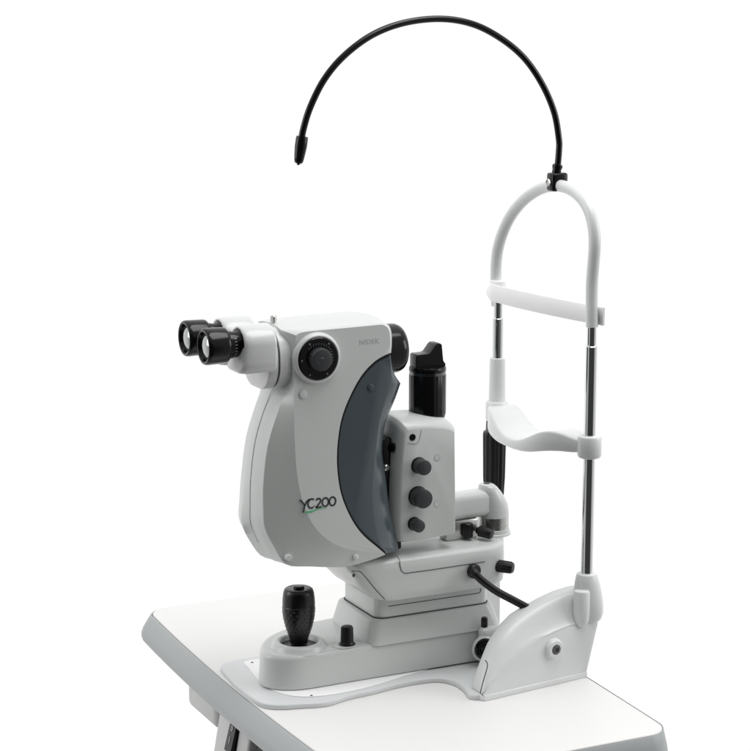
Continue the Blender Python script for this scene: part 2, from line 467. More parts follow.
# ================================================================== FIXATION LAMP
fl = thing('fixation_lamp', 'black gooseneck fixation lamp arching from the top of the chin rest over the instrument', 'lamp', (0.188, -0.02, 0.575))
gy = -0.02
goose = [(0.1884, -0.0200, 0.5908), (0.1900, -0.0200, 0.6117), (0.1894, -0.0200, 0.6256), (0.1824, -0.0200, 0.6558), (0.1657, -0.0200, 0.6883), (0.1413, -0.0200, 0.7183), (0.1096, -0.0200, 0.7412), (0.0733, -0.0200, 0.7571), (0.0326, -0.0200, 0.7630), (-0.0124, -0.0200, 0.7589), (-0.0517, -0.0200, 0.7460), (-0.0858, -0.0200, 0.7239), (-0.1100, -0.0200, 0.6984), (-0.1269, -0.0200, 0.6685), (-0.1352, -0.0200, 0.6448), (-0.1372, -0.0200, 0.6340)]
gp = catmull(goose, 8)
bm = new(); tube(bm, gp, 0.0038, 18)
obj('gooseneck', bm, 'black', fl)
a, b = V((-0.1363, -0.0200, 0.6383)), V((-0.1410, -0.0200, 0.6096))
bm = new(); lathe(bm, a, b-a, [(0, 0.0035), (0.0004, 0.0062), (0.003, 0.0068), (0.012, 0.0068), (0.024, 0.0056), (0.028, 0.0050), (0.0300, 0.0036), (0.0305, 0.0020), (0.032, 0.0012)], 28); obj('lamp_tip', bm, 'black', fl)
a, b = V((0.1847, -0.0200, 0.5723)), V((0.1883, -0.0200, 0.5931))
bm = new(); lathe(bm, a, b-a, [(0, 0.0052), (0.004, 0.0058), (0.017, 0.0052), (0.020, 0.0062), (0.0225, 0.0058), (0.0235, 0.0042)], 28); obj('swivel_joint', bm, 'black', fl)
bm = new(); box(bm, (PXN-0.0105, -0.0285, 0.5640), (PXN+0.0105, -0.0125, 0.5855), 0.003, 3); cl = obj('clamp', bm, 'black', fl)
bm = new(); lathe(bm, (PXN-0.0100, -0.0205, 0.5745), (-1, -0.15, 0.0), [(0, 0.0046), (0.003, 0.0044), (0.0034, 0.0030), (0.0024, 0.0026)], 20); obj('screw', bm, 'steel', cl)

# ================================================================== LASER SLIT LAMP
inst = thing('laser_slit_lamp', 'grey ophthalmic laser slit lamp with black eyepieces, slate blue crescent panel and joystick base', 'eye laser', (-0.02, 0.02, 0.0072))

# --- sliding base
out = [(-0.1815, 0.004), (-0.1775, 0.022), (-0.168, 0.041), (-0.152, 0.059), (-0.130, 0.0730), (-0.098, 0.0835), (-0.05, 0.0915), (0.02, 0.0950), (0.098, 0.0940), (0.118, 0.082), (0.122, 0.03), (0.120, -0.018), (0.108, -0.0282), (0.06, -0.0292), (0.00, -0.0292), (-0.05, -0.0292), (-0.095, -0.0296), (-0.125, -0.0302), (-0.148, -0.0288), (-0.166, -0.0215), (-0.1775, -0.0100)]
pts = ccw([p.to_2d()[:] for p in spline_ring([(x, y, 0) for x, y in out], (), 5)])
bm = new(); slab(bm, pts, 0.0080, 0.0480, 0.0065, 0.0010, draft=0.0016, k=5)
base = obj('base_housing', bm, 'paint', inst, 40)
bm = new(); slab(bm, inset(pts, 0.0030), 0.0073, 0.0082, 0.0002, k=1); obj('base_contact_shade', bm, 'seam', base)  # dark strip modelled in as the contact shade under the base
# raised rim and opening round the joystick
JX, JY = -0.1330, 0.0070
bm = new()
lathe(bm, (JX, JY, 0.0470), Z, [(-0.001, 0.0345), (0.0010, 0.0330), (0.0030, 0.0314), (0.0052, 0.0305), (0.0070, 0.0288), (0.0078, 0.0262), (0.0076, 0.0240), (0.0062, 0.0220), (0.0012, 0.0205)], 56)
obj('joystick_rim', bm, 'paint', base, 50)
bm = new(); lathe(bm, (JX, JY, 0.0483), Z, [(0, 0.0212), (0.0006, 0.0212), (0.0012, 0.0150)], 40); obj('opening', bm, 'rubber', base)
bm = new(); slab(bm, rrect(-0.0995, -0.0720, -0.0260, -0.0040, 0.010), 0.0478, 0.0487, 0.0004, k=1)
obj('knob_recess', bm, 'paint', base)
kb = (-0.0815, -0.0145)
bm = new(); lathe(bm, (kb[0], kb[1], 0.0486), Z, [(0, 0.0098), (0.0010, 0.0098), (0.0014, 0.0085), (0.0030, 0.0078), (0.0035, 0.0076), (0.0200, 0.0072), (0.0218, 0.0062), (0.0222, 0.0045)], 60, 20, 0.06, (4, 5)); obj('lock_knob', bm, 'rubber', base)
# cable entry with a lens-like black socket at the right end
bm = new(); box(bm, (0.0810, -0.0440, 0.0075), (0.1110, -0.0295, 0.0520), 0.0065, 4); lathe(bm, (0.0862, -0.0400, 0.0268), NY, [(0, 0.0165), (0.004, 0.0158), (0.0065, 0.0140), (0.0070, 0.0120)], 36); sb = obj('socket_boss', bm, 'paint', base)
bm = new(); lathe(bm, (0.0827, -0.0462, 0.0286), NY, [(0, 0.0128), (0.0020, 0.0126), (0.0030, 0.0110), (0.0016, 0.0085), (0.0022, 0.0070), (0.006, 0.0055), (0.0062, 0.0040)], 40); obj('socket', bm, 'black', base)
pz = V((0.0886, -0.0360, 0.0451))
bm = new(); lathe(bm, pz-V((0, 0, 0.006)), Z, [(0, 0.0022), (0.012, 0.0022)], 16); obj('pin', bm, 'brass', base)
bm = new(); lathe(bm, pz+V((0, 0, 0.0065)), Z, [(0, 0.0034), (0.001, 0.0040), (0.0105, 0.0040), (0.0120, 0.0030)], 24); obj('pin_cap', bm, 'rubber', base)

# --- joystick
bm = new(); lathe(bm, (JX, JY, 0.0515), Z, [(0, 0.0100), (0.005, 0.0108), (0.010, 0.0122), (0.020, 0.0156), (0.030, 0.0180), (0.038, 0.0189), (0.0450, 0.0190), (0.0456, 0.0183), (0.0464, 0.0183), (0.0470, 0.0190), (0.054, 0.0187), (0.0610, 0.0178), (0.0645, 0.0165), (0.0658, 0.0148), (0.0652, 0.0080)], 64)
prof_j = [(0.010, 0.0122), (0.020, 0.0156), (0.030, 0.0180), (0.038, 0.0189), (0.0445, 0.0190)]
def jr(d):
    for (a, ra), (b, rb) in zip(prof_j, prof_j[1:]):
        if a <= d <= b: return ra+(rb-ra)*(d-a)/(b-a)
for k in range(8):
    d = 0.0130+k*0.0041
    for i in range(18):
        t = 2*math.pi*(i+0.5*(k % 2))/18
        dr = V((math.cos(t), math.sin(t), -0.15)).normalized()
        lathe(bm, V((JX, JY, 0.0515+d))+V((math.cos(t), math.sin(t), 0))*(jr(d)-0.0002), dr, [(0, 0.0015), (0.0003, 0.0013), (0.00055, 0.0008), (0.0006, 0.0003)], 9)
js = obj('joystick', bm, 'grip', inst, 50)
bm = new(); lathe(bm, (JX+0.0005, JY, 0.1163), Z, [(0, 0.0064), (0.0028, 0.0062), (0.0038, 0.0052), (0.0040, 0.003)], 32); obj('fire_button', bm, 'black', js)

# --- pedestal and cross slide
bm = new(); PT = lambda z, k, e=0.0: [(x, y, z) for x, y in ccw(rrect(-0.0600+0.0070*k+e, 0.1190-0.0080*k-e, -0.0300+0.0085*k+e, 0.0860-0.0050*k-e, 0.014))]
loft(bm, [PT(0.0460, 0.0), PT(0.0725, 0.94), PT(0.0737, 0.97, 0.0006), PT(0.0743, 1.0, 0.0016), PT(0.0745, 1.0, 0.0028)]); ped = obj('pedestal', bm, 'paint', inst, 40)
bm = new(); slab(bm, ccw(rrect(-0.0465, 0.1065, -0.0198, 0.0790, 0.012)), 0.0743, 0.0755, 0.0002, k=1); obj('pedestal_gap_strip', bm, 'seam', ped)  # thin dark strip filling the gap above the pedestal
bm = new(); slab(bm, ccw(rrect(-0.0450, 0.1055, -0.0188, 0.0780, 0.012)), 0.0752, 0.1040, 0.001, k=2); cs = obj('cross_slide', bm, 'paint', inst, 40)
bm = new(); ribbon(bm, [(-0.030, -0.01885, 0.0885), (0.0905, -0.01885, 0.0885), (0.0925, -0.01885, 0.0905), (0.0925, -0.01885, 0.0965)], 0.0008, NY, 0.0003); obj('parting_line', bm, 'seam', cs)

# --- turret body: plan outline changes with height
def plan(x0, x1, y0, y1, r0, ch):
    # ccw from near-left; left corners radius r0, near-right chamfer ch
    p = []
    for i in range(7):
        t = math.radians(180+90*i/6); p.append((x0+r0+r0*math.cos(t), y0+r0+r0*math.sin(t)))
    for i in range(7):
        s = i/6; q = ((x1-ch[0], y0), (x1-ch[0]*0.35, y0+0.001*0+ch[1]*0.12), (x1-ch[0]*0.04, y0+ch[1]*0.62), (x1, y0+ch[1]*1.05))
        a = [V(k) for k in q]
        p.append(((1-s)**3*a[0]+3*s*(1-s)**2*a[1]+3*s*s*(1-s)*a[2]+s**3*a[3])[:])
    for i in range(7):
        t = math.radians(0+90*i/6); p.append((x1-r0+r0*math.cos(t), y1-r0+r0*math.sin(t)))
    for i in range(7):
        t = math.radians(90+90*i/6); p.append((x0+r0+r0*math.cos(t), y1-r0+r0*math.sin(t)))
    return p
TB = []
for z, x0, y0, x1, e in ((0.1020, -0.0500, -0.040, 0.1170, 0.0), (0.1030, -0.0520, -0.0440, 0.1195, 0), (0.1062, -0.0590, -0.0468, 0.1205, 0), (0.114, -0.0665, -0.0478, 0.1210, 0), (0.122, -0.0735, -0.0482, 0.1210, 0), (0.132, -0.0790, -0.0484, 0.1210, 0), (0.140, -0.0860, -0.0485, 0.1208, 0), (0.1490, -0.0920, -0.0482, 0.1204, 0), (0.1505, -0.0930, -0.0474, 0.1198, 0), (0.1524, -0.0935, -0.0445, 0.1170, 0), (0.1530, -0.0935, -0.0380, 0.112, 0)):
    TB.append([(p[0], p[1], z) for p in plan(x0, x1, y0, 0.040-y0, 0.022, (0.036, 0.026))])
bm = new(); loft(bm, TB); body = obj('turret_body', bm, 'paint', inst, 40)
def button(name, pc, r, L, m, par, y=None, n=NY):
    c = V(pc)
    if y is not None: c.y = y
    b = new(); lathe(b, c, n, [(-0.002, r), (L*0.6, r), (L*0.9, r*0.93), (L, r*0.8)], 28)
    return obj(name, b, m, par)
def seam_on_y(pts, y, w=0.0008, t=0.0003): 
    b = new(); ribbon(b, [(p[0], y, p[2]) for p in pts], w, NY, t); return b
bm = seam_on_y([(-0.0339, -0.0486, 0.1575), (-0.0307, -0.0486, 0.1523), (-0.0300, -0.0486, 0.1451), (-0.0281, -0.0486, 0.1389), (-0.0236, -0.0486, 0.1355), (0.0088, -0.0486, 0.1353), (0.0721, -0.0486, 0.1360), (0.0815, -0.0486, 0.1361)], -0.0487); obj('panel_line', bm, 'seam', body)
TBK = ((0.1020, -0.0500, -0.040), (0.1062, -0.0590, -0.0468), (0.114, -0.0665, -0.0478), (0.122, -0.0735, -0.0482), (0.132, -0.0790, -0.0484), (0.140, -0.0860, -0.0485), (0.1500, -0.0920, -0.0478))
def on_body(p):
    # slide a point back onto the rounded front corner of the body
    p = V(p)
    for _ in range(8):
        z = min(max(p.z, TBK[0][0]), TBK[-1][0])
        for a, b in zip(TBK, TBK[1:]):
            if a[0] <= z <= b[0]:
                t = (z-a[0])/(b[0]-a[0]); x0 = a[1]+(b[1]-a[1])*t; y0 = a[2]+(b[2]-a[2])*t
        d = min(0.022, max(0, x0+0.022-p.x))
        y = y0+0.022-math.sqrt(max(0, 0.022**2-d*d))
        dy = (y-0.0001)-p.y
        p = p+V((0.49*dy, dy, -0.22*dy))
    return p
bm = new(); ribbon(bm, [on_body(p) for p in catmull([(-0.0905, -0.0475, 0.1455), (-0.0833, -0.0482, 0.1452), (-0.0795, -0.0482, 0.1436), (-0.0732, -0.0482, 0.1363), (-0.0630, -0.0482, 0.1231), (-0.0528, -0.0482, 0.1110), (-0.0490, -0.0482, 0.1069)], 5)], 0.0008, (-0.3, -1, 0), 0.0003); obj('panel_line', bm, 'seam', body)
button('screw', on_body((-0.0884, -0.0470, 0.1397)), 0.0016, 0.0004, 'dark', body, None, V((-0.5, -1, 0)))
# cable gland on the near face
gl = V((0.0650, -0.0485, 0.1274))
bm = new(); lathe(bm, gl, (0.15, -1, 0), [(0, 0.0080), (0.001, 0.0088), (0.005, 0.0086), (0.0068, 0.0070), (0.0072, 0.0050)], 32); obj('cable_gland', bm, 'rubber', body)
# clamp knob on the chamfered corner
a = V((0.0987, -0.0360, 0.1265)); d = V((0.62, -0.72, -0.02)).normalized()
bm = new(); lathe(bm, a, d, [(0, 0.0090), (0.003, 0.0084), (0.0052, 0.0066)], 32); obj('knob_seat', bm, 'paint2', body)
bm = new(); lathe(bm, a+d*0.005, d, [(0, 0.0050), (0.001, 0.0076), (0.0180, 0.0072), (0.0208, 0.0058), (0.0215, 0.0030)], 54, 18, 0.07, (1, 2)); obj('lock_knob', bm, 'rubber', body)

# --- support arm (elbow) that carries the slit unit
AX, AY = 0.1215, 0.004
bm = new(); lathe(bm, (AX, AY, 0.1528), Z, [(0, 0.0215), (0.002, 0.0212), (0.003, 0.0198), (0.007, 0.0196), (0.0075, 0.0188)], 48); arm0 = obj('arm_collar', bm, 'paint2', inst)
bm = new(); lathe(bm, (AX, AY, 0.1600), Z, [(0, 0.0186), (0.0040, 0.0186), (0.0042, 0.0180), (0.0050, 0.0180), (0.0052, 0.0187), (0.0155, 0.0187)], 48); obj('angle_scale', bm, 'steel', arm0)
# elbow: vertical shaft leaning into a horizontal tube
bm = new(); rings = []
for z, rx, ry, dx in ((0.1752, 0.0188, 0.0188, 0.0), (0.182, 0.0186, 0.0186, 0.0), (0.190, 0.0178, 0.0184, -0.0010), (0.198, 0.0158, 0.0176, -0.0030), (0.206, 0.0130, 0.0160, -0.0058), (0.2115, 0.0104, 0.0140, -0.0080), (0.2145, 0.0080, 0.0110, -0.0092), (0.2155, 0.0050, 0.007, -0.0095)):
    rings.append([(AX+dx+rx*math.cos(t*math.pi/24), AY+ry*math.sin(t*math.pi/24), z) for t in range(48)])
loft(bm, rings); arm = obj('arm_elbow', bm, 'paint2', inst, 40)
bm = new(); rings = []
for x in (0.040, 0.112):
    rings.append([(x, AY+p[0], 0.1935+p[1]) for p in rrect(-0.0135, 0.0135, -0.0165, 0.0155, 0.009)])
loft(bm, rings); bmesh.ops.recalc_face_normals(bm, faces=bm.faces); obj('arm_tube', bm, 'paint2', inst)
bm = new(); lathe(bm, (AX-0.0095, AY, 0.2150), Z, [(0, 0.0042), (0.0012, 0.0040), (0.0013, 0.0028), (0.0006, 0.0026)], 20); obj('screw', bm, 'dark', arm)
bm = new(); box(bm, (0.052, -0.006, 0.1528), (0.096, 0.014, 0.1775), 0.003, 2); brk = obj('arm_bracket', bm, 'steel', inst)
bm = new(); lathe(bm, (0.0794, -0.0100, 0.1738), (0.0, 0, -1), [(0, 0.005), (0.001, 0.006), (0.016, 0.006), (0.0175, 0.005)], 30); obj('stop_screw', bm, 'rubber', brk)
a = V((0.0917, -0.0100, 0.1637)); d = V((0.52, -0.84, -0.10)).normalized()
bm = new(); lathe(bm, a, d, [(0, 0.0040), (0.003, 0.0050), (0.0040, 0.0068), (0.0180, 0.0066), (0.0205, 0.0054), (0.0212, 0.003)], 54, 18, 0.07, (2, 3)); obj('lock_knob', bm, 'rubber', arm0)

# --- slit unit housing with its knobs
BP = [(-0.0107, -0.0372, 0.3009), (0.0138, -0.0372, 0.2999), (0.0372, -0.0372, 0.2962), (0.0444, -0.0372, 0.2926), (0.0455, -0.0372, 0.2859), (0.0467, -0.0372, 0.2239), (0.0473, -0.0372, 0.1806), (0.0465, -0.0372, 0.1734), (0.0408, -0.0372, 0.1717), (0.0145, -0.0372, 0.1707), (-0.0141, -0.0372, 0.1700), (-0.0205, -0.0372, 0.1720), (-0.0225, -0.0372, 0.1793), (-0.0220, -0.0372, 0.2197), (-0.0202, -0.0372, 0.2608), (-0.0177, -0.0372, 0.2898), (-0.0152, -0.0372, 0.2984)]
ctr = V((0.013, 0, 0.235))
def grow(p, dl, dr, dt, db, y):
    p = V(p)
    fx = max(-1, min(1, (p.x-0.013)/0.030)); fz = max(-1, min(1, (p.z-0.237)/0.060))
    return V((p.x+(dr*max(0, fx)**2 if fx > 0 else -dl*fx*fx), y, p.z+(dt*fz*fz if fz > 0 else -db*fz*fz)))
spec = [(0, 0, 0, 0, -0.0372), (0.0012, 0.0006, 0.0016, 0.0006, -0.0366), (0.0030, 0.0012, 0.0042, 0.0012, -0.0348), (0.0058, 0.0016, 0.0080, 0.0016, -0.0300), (0.0080, 0.0018, 0.0110, 0.0018, -0.0230), (0.0090, 0.0018, 0.0126, 0.0018, -0.0130), (0.0092, 0.0018, 0.0130, 0.0018, 0.0)]
spec = spec+[(a, b, c, d, -y) for a, b, c, d, y in reversed(spec[:-1])]
bm = new(); loft(bm, [spline_ring([grow(p, *s) for p in BP], (), 4) for s in spec]); bmesh.ops.recalc_face_normals(bm, faces=bm.faces)
unit = obj('slit_unit', bm, 'paint', inst, 40)
def boxknob(pc, r, L, e=0.0012):
    c = V(pc); c.y = -0.0372
    b = new(); lathe(b, c, NY, [(0, r*0.92), (0.0008, r), (L-e, r*0.985), (L-e*0.3, r*0.95), (L, r*0.86)], 72, 24, 0.045, (1, 2)); return b
for pc, r, L in (((-0.0009, -0.0372, 0.2587), 0.0090, 0.0165), ((-0.0020, -0.0372, 0.2222), 0.0112, 0.0175), ((-0.0066, -0.0372, 0.1900), 0.0076, 0.0150)):
    o = obj('adjusting_knob', boxknob(pc, r, L), 'charcoal', unit)
    c = V(pc); c.y = -0.0370
    bm = new(); lathe(bm, c, NY, [(0, r*1.06), (0.0016, r*1.06), (0.0018, r)], 40); obj('knob_skirt', bm, 'black', unit)
for pc in ((0.0231, -0.0372, 0.2651), (0.0234, -0.0372, 0.2098)):
    c = V(pc); c.y = -0.0371
    bm = new(); lathe(bm, c, NY, [(0, 0.0042), (0.0003, 0.0042), (0.0003, 0.0036), (0.0002, 0.0036)], 28); obj('screw_cap_ring', bm, 'pale_ink', unit)
    bm = new(); lathe(bm, c, NY, [(0, 0.0036), (0.0004, 0.0035)], 28); obj('screw_cap', bm, 'paint', unit)
c = V((-0.0087, -0.0372, 0.2921)); c.y = -0.0368
bm = new(); lathe(bm, c, NY, [(0, 0.0040), (0.0008, 0.0040), (0.0009, 0.0028), (0.0004, 0.0026)], 28); obj('screw_hole', bm, 'black', unit)
c = V((-0.0057, -0.0375, 0.2922))
bm = seam_on_y(catmull([(0.0027, -0.0375, 0.2996), (0.0008, -0.0375, 0.2904), (-0.0024, -0.0375, 0.2855), (-0.0069, -0.0375, 0.2846), (-0.0146, -0.0375, 0.2863)], 4), -0.0373, 0.0010, 0.0003); obj('panel_line', bm, 'pale_ink', unit)
# black lamp house on top
LX, LY = 0.0295, 0.0
lz = 0.3060
bm = new(); lathe(bm, (LX, LY, lz), Z, [(0, 0.0205), (0.004, 0.0215), (0.0055, 0.0218), (0.0500, 0.0218), (0.0510, 0.0212), (0.0540, 0.0212), (0.0550, 0.0218), (0.0585, 0.0216), (0.0600, 0.0205)], 88, 22, 0.022, (2, 3))
lamp = obj('lamp_house', bm, 'black', inst, 40)
bm = new(); lathe(bm, (LX, LY, lz+0.0508), Z, [(0, 0.02135), (0.0033, 0.02135)], 60); obj('metal_ring', bm, 'gunmetal', lamp)
fin = [(-0.0185, 0.0), (-0.0185, 0.0150), (-0.0170, 0.0165), (-0.0045, 0.0168), (-0.0015, 0.0180), (0.0055, 0.0265), (0.0075, 0.0278), (0.0120, 0.0278), (0.0140, 0.0262), (0.0160, 0.0080), (0.0175, 0.0050), (0.0190, 0.0040), (0.0190, 0.0)]
bm = new()
loft(bm, [[(LX+p[0]*k, y, lz+0.0590+p[1]*(1 if k == 1 else 0.985)) for p in fin] for y, k in ((-0.0095, 0.97), (-0.0085, 1), (0.0085, 1), (0.0095, 0.97))]); bmesh.ops.recalc_face_normals(bm, faces=bm.faces)
obj('lamp_cover', bm, 'black', lamp)
# dark link between head and slit unit
bm = new(); box(bm, (-0.050, -0.020, 0.1555), (-0.0130, 0.020, 0.290), 0.003, 2); lk = obj('optics_bracket', bm, 'black', inst)
bm = new(); lathe(bm, (-0.0238, -0.0200, 0.2787), (0.3, -1, 0), [(0, 0.007), (0.006, 0.007), (0.007, 0.006)], 24); obj('centring_screw', bm, 'black', lk)
bm = new(); lathe(bm, (-0.0366, -0.0200, 0.2564), (0.3, -1, 0), [(0, 0.004), (0.005, 0.004), (0.006, 0.003)], 20); obj('screw', bm, 'steel', lk)

# --- laser head
YP, YC = -0.0540, -0.0110
PK = [(-0.0559, -0.0540, 0.4289), (-0.1075, -0.0540, 0.4282), (-0.1497, -0.0540, 0.4277), (-0.1605, -0.0540, 0.4244), (-0.1627, -0.0540, 0.4029), (-0.1633, -0.0540, 0.3695), (-0.1634, -0.0540, 0.3359), (-0.1625, -0.0540, 0.2963), (-0.1594, -0.0540, 0.2619), (-0.1523, -0.0540, 0.2326), (-0.1403, -0.0540, 0.2070), (-0.1232, -0.0540, 0.1887), (-0.1047, -0.0540, 0.1777), (-0.0835, -0.0540, 0.1710), (-0.0658, -0.0540, 0.1670), (-0.0564, -0.0540, 0.1645),
      (-0.0528, -0.0540, 0.1646), (-0.0621, -0.0540, 0.1730), (-0.0772, -0.0540, 0.1866), (-0.0897, -0.0540, 0.2021), (-0.1008, -0.0540, 0.2232), (-0.1082, -0.0540, 0.2448), (-0.1118, -0.0540, 0.2717), (-0.1113, -0.0540, 0.2968), (-0.1066, -0.0540, 0.3249), (-0.0967, -0.0540, 0.3490), (-0.0819, -0.0540, 0.3727), (-0.0646, -0.0540, 0.3883), (-0.0464, -0.0540, 0.3961), (-0.0456, -0.0540, 0.4049), (-0.0462, -0.0540, 0.4175), (-0.0493, -0.0540, 0.4251)]
QK = [(-0.0527, -0.0500, 0.4302), (-0.1056, -0.0500, 0.4298), (-0.1487, -0.0490, 0.4291), (-0.1722, -0.0400, 0.4292), (-0.1680, -0.0380, 0.4041), (-0.1623, -0.0380, 0.3722), (-0.1765, -0.0380, 0.3374), (-0.1888, -0.0380, 0.3002), (-0.1944, -0.0380, 0.2576), (-0.1947, -0.0380, 0.2279), (-0.1929, -0.0380, 0.2070), (-0.1827, -0.0390, 0.1853), (-0.1694, -0.0430, 0.1632), (-0.1429, -0.0480, 0.1587), (-0.1029, -0.0500, 0.1536), (-0.0720, -0.0510, 0.1570),
      (-0.0498, -0.0510, 0.1617), (-0.0601, -0.0500, 0.1718), (-0.0753, -0.0500, 0.1854), (-0.0878, -0.0500, 0.2009), (-0.0989, -0.0500, 0.2220), (-0.1063, -0.0500, 0.2437), (-0.1099, -0.0500, 0.2706), (-0.1094, -0.0500, 0.2958), (-0.1048, -0.0500, 0.3240), (-0.0949, -0.0500, 0.3481), (-0.0800, -0.0500, 0.3718), (-0.0626, -0.0500, 0.3875), (-0.0432, -0.0510, 0.3952), (-0.0417, -0.0500, 0.4040), (-0.0421, -0.0500, 0.4177), (-0.0455, -0.0500, 0.4264)]
crn = (0, 3, 16, 28)
# crisp front edge of the near shell runs over the keys 3..12; behind it the front face bulges to the seam
FB = {3: .6, 4: .8, 5: 1, 6: 1, 7: 1, 8: 1, 9: 1, 10: 1, 11: .9, 12: .5}
FB[8] = 1.1; FB[9] = 1.3; FB[10] = 1.7; FB[11] = 2.0; FB[12] = 1.5
FAR = {7: .0006, 8: .0018, 9: .0042, 10: .0070, 11: .0066, 12: .0035}
FB[3] = 0.0; FB[4] = 0.0; FB[5] = 0.3
def mid(k, wgt):
    return V(PK[k]).lerp(V(QK[k]), wgt)
ringP = [V(p) for p in PK]
ringM = []
for k in range(32):
    m = mid(k, 0.5); m.y = PK[k][1]+(QK[k][1]-PK[k][1])*0.47
    if k >= 17 and k <= 27: m.y = PK[k][1]+0.001
    ringM.append(m)
ringQ = [V(p) for p in QK]
def deep(y, bx, tz, inx):
    r = []
    for k in range(32):
        q = V(QK[k]); q.y = y
        q.x -= bx*FB.get(k, 0)
        q.z -= 0.0
        if k in (0, 1, 2, 3, 31): q.z += tz
        if k in (0, 29, 30, 31): q.x += tz*0.6
        if k in (12, 13, 14, 15, 11): q.z -= inx
        r.append(q)
    return r
def blend(a, b, t): return [p.lerp(q, t) for p, q in zip(a, b)]
D1 = deep(-0.030, 0.0014, 0.0022, 0.0006); D2 = deep(-0.020, 0.0030, 0.0032, 0.0012); D3 = deep(YC, 0.0036, 0.0035, 0.0014)
half = [ringP, ringM, blend(ringM, ringQ, 0.98), blend(ringQ, D1, 0.07), D1, D2]
def mirrored(r): return [V((p.x, YC+(YC-p.y)*1.24, p.z)) for p in r]
def far_half(r): return [V((p.x-FAR.get(k, 0), p.y, p.z-0.3*FAR.get(k, 0))) for k, p in enumerate(mirrored(r))]
full = half+[D3]+[far_half(r) for r in reversed(half)]
bm = new()
rv = loft(bm, [spline_ring(r, crn, 4) for r in full])
bmesh.ops.recalc_face_normals(bm, faces=bm.faces)
cre = [(r[i], r[i+1]) for r in (rv[0], rv[-1]) for i in range(12, 60)]
cre += [(rv[k][i], rv[k][i+1]) for k in (2, 3, -3, -4) for i in range(22, 48)]
head = obj('laser_head', bm, 'paint', inst, 42, creases=cre)
# front parting line along the middle of the front face
pl_ = [D3[k] for k in range(5, 12)]
bm = new(); ribbon(bm, [p+V((-0.0001, 0, 0)) for p in catmull(pl_, 5)], 0.0008, (-1, 0, 0), 0.0004); obj('parting_line', bm, 'pale_ink', head)
# slate crescent insert
IB = [(-0.0460, -0.0535, 0.3933), (-0.0631, -0.0535, 0.3863), (-0.0804, -0.0535, 0.3709), (-0.0950, -0.0535, 0.3476), (-0.1048, -0.0535, 0.3241), (-0.1095, -0.0535, 0.2966), (-0.1099, -0.0535, 0.2714), (-0.1063, -0.0535, 0.2450), (-0.0991, -0.0535, 0.2237), (-0.0879, -0.0535, 0.2027), (-0.0757, -0.0535, 0.1875), (-0.0605, -0.0535, 0.1739), (-0.0510, -0.0535, 0.1649),
      (-0.0567, -0.0535, 0.1734), (-0.0618, -0.0535, 0.1846), (-0.0656, -0.0535, 0.2050), (-0.0679, -0.0535, 0.2286), (-0.0677, -0.0535, 0.2519), (-0.0637, -0.0535, 0.2862), (-0.0587, -0.0535, 0.3203), (-0.0502, -0.0535, 0.3471), (-0.0440, -0.0535, 0.3660), (-0.0446, -0.0535, 0.3809)]
IS = [(-0.0433, -0.0500, 0.3932), (-0.0614, -0.0500, 0.3855), (-0.0788, -0.0500, 0.3701), (-0.0934, -0.0500, 0.3468), (-0.1032, -0.0500, 0.3232), (-0.1078, -0.0500, 0.2957), (-0.1083, -0.0500, 0.2705), (-0.1047, -0.0500, 0.2440), (-0.0974, -0.0500, 0.2227), (-0.0863, -0.0500, 0.2017), (-0.0740, -0.0500, 0.1864), (-0.0588, -0.0500, 0.1728), (-0.0461, -0.0460, 0.1607),
      (-0.0254, -0.0380, 0.1605), (-0.0283, -0.0360, 0.1750), (-0.0352, -0.0360, 0.2031), (-0.0389, -0.0360, 0.2248), (-0.0416, -0.0360, 0.2475), (-0.0464, -0.0360, 0.2784), (-0.0426, -0.0360, 0.3107), (-0.0301, -0.0360, 0.3386), (-0.0233, -0.0360, 0.3559), (-0.0362, -0.0420, 0.3725)]
IM = []
for a, b in zip(IB, IS):
    m = V(a).lerp(V(b), 0.5); m.y = a[1]+(b[1]-a[1])*0.30; IM.append(m)
IBv = [V(p) for p in IB]; ISv = [V(p) for p in IS]
I2 = [V((p.x, -0.026, p.z)) for p in ISv]
ih = [IBv, blend(IBv, IM, 0.12), IM, blend(IM, ISv, 0.9), blend(ISv, I2, 0.15), I2]
ifull = ih+[mirrored(r) for r in reversed(ih)]
bm = new(); loft(bm, [spline_ring(r, (0, 12, 13, 21), 4) for r in ifull]); bmesh.ops.recalc_face_normals(bm, faces=bm.faces)
ins = obj('crescent_panel', bm, 'slate', inst, 38)
# black strip that puts the shade of the groove between the two into colour
bm = new(); g = catmull([V(p)+V((-0.0005, 0, 0)) for p in IB[:13]], 4)
ribbon(bm, [V((p.x, -0.0530, p.z)) for p in g], 0.0022, NY, 0.0006); obj('groove_shade', bm, 'rubber', ins)
button('screw', (-0.1526, -0.0540, 0.3582), 0.0046, 0.0016, 'paint2', head, -0.054)
button('screw', (-0.0888, -0.0525, 0.1642), 0.0036, 0.0030, 'paint', head, -0.0520)
button('screw', (-0.1682, -0.0475, 0.1718), 0.0038, 0.0040, 'paint', head, -0.0440)
button('screw', (-0.0696, -0.0535, 0.3585), 0.0040, 0.0014, 'slate', ins, -0.0535)
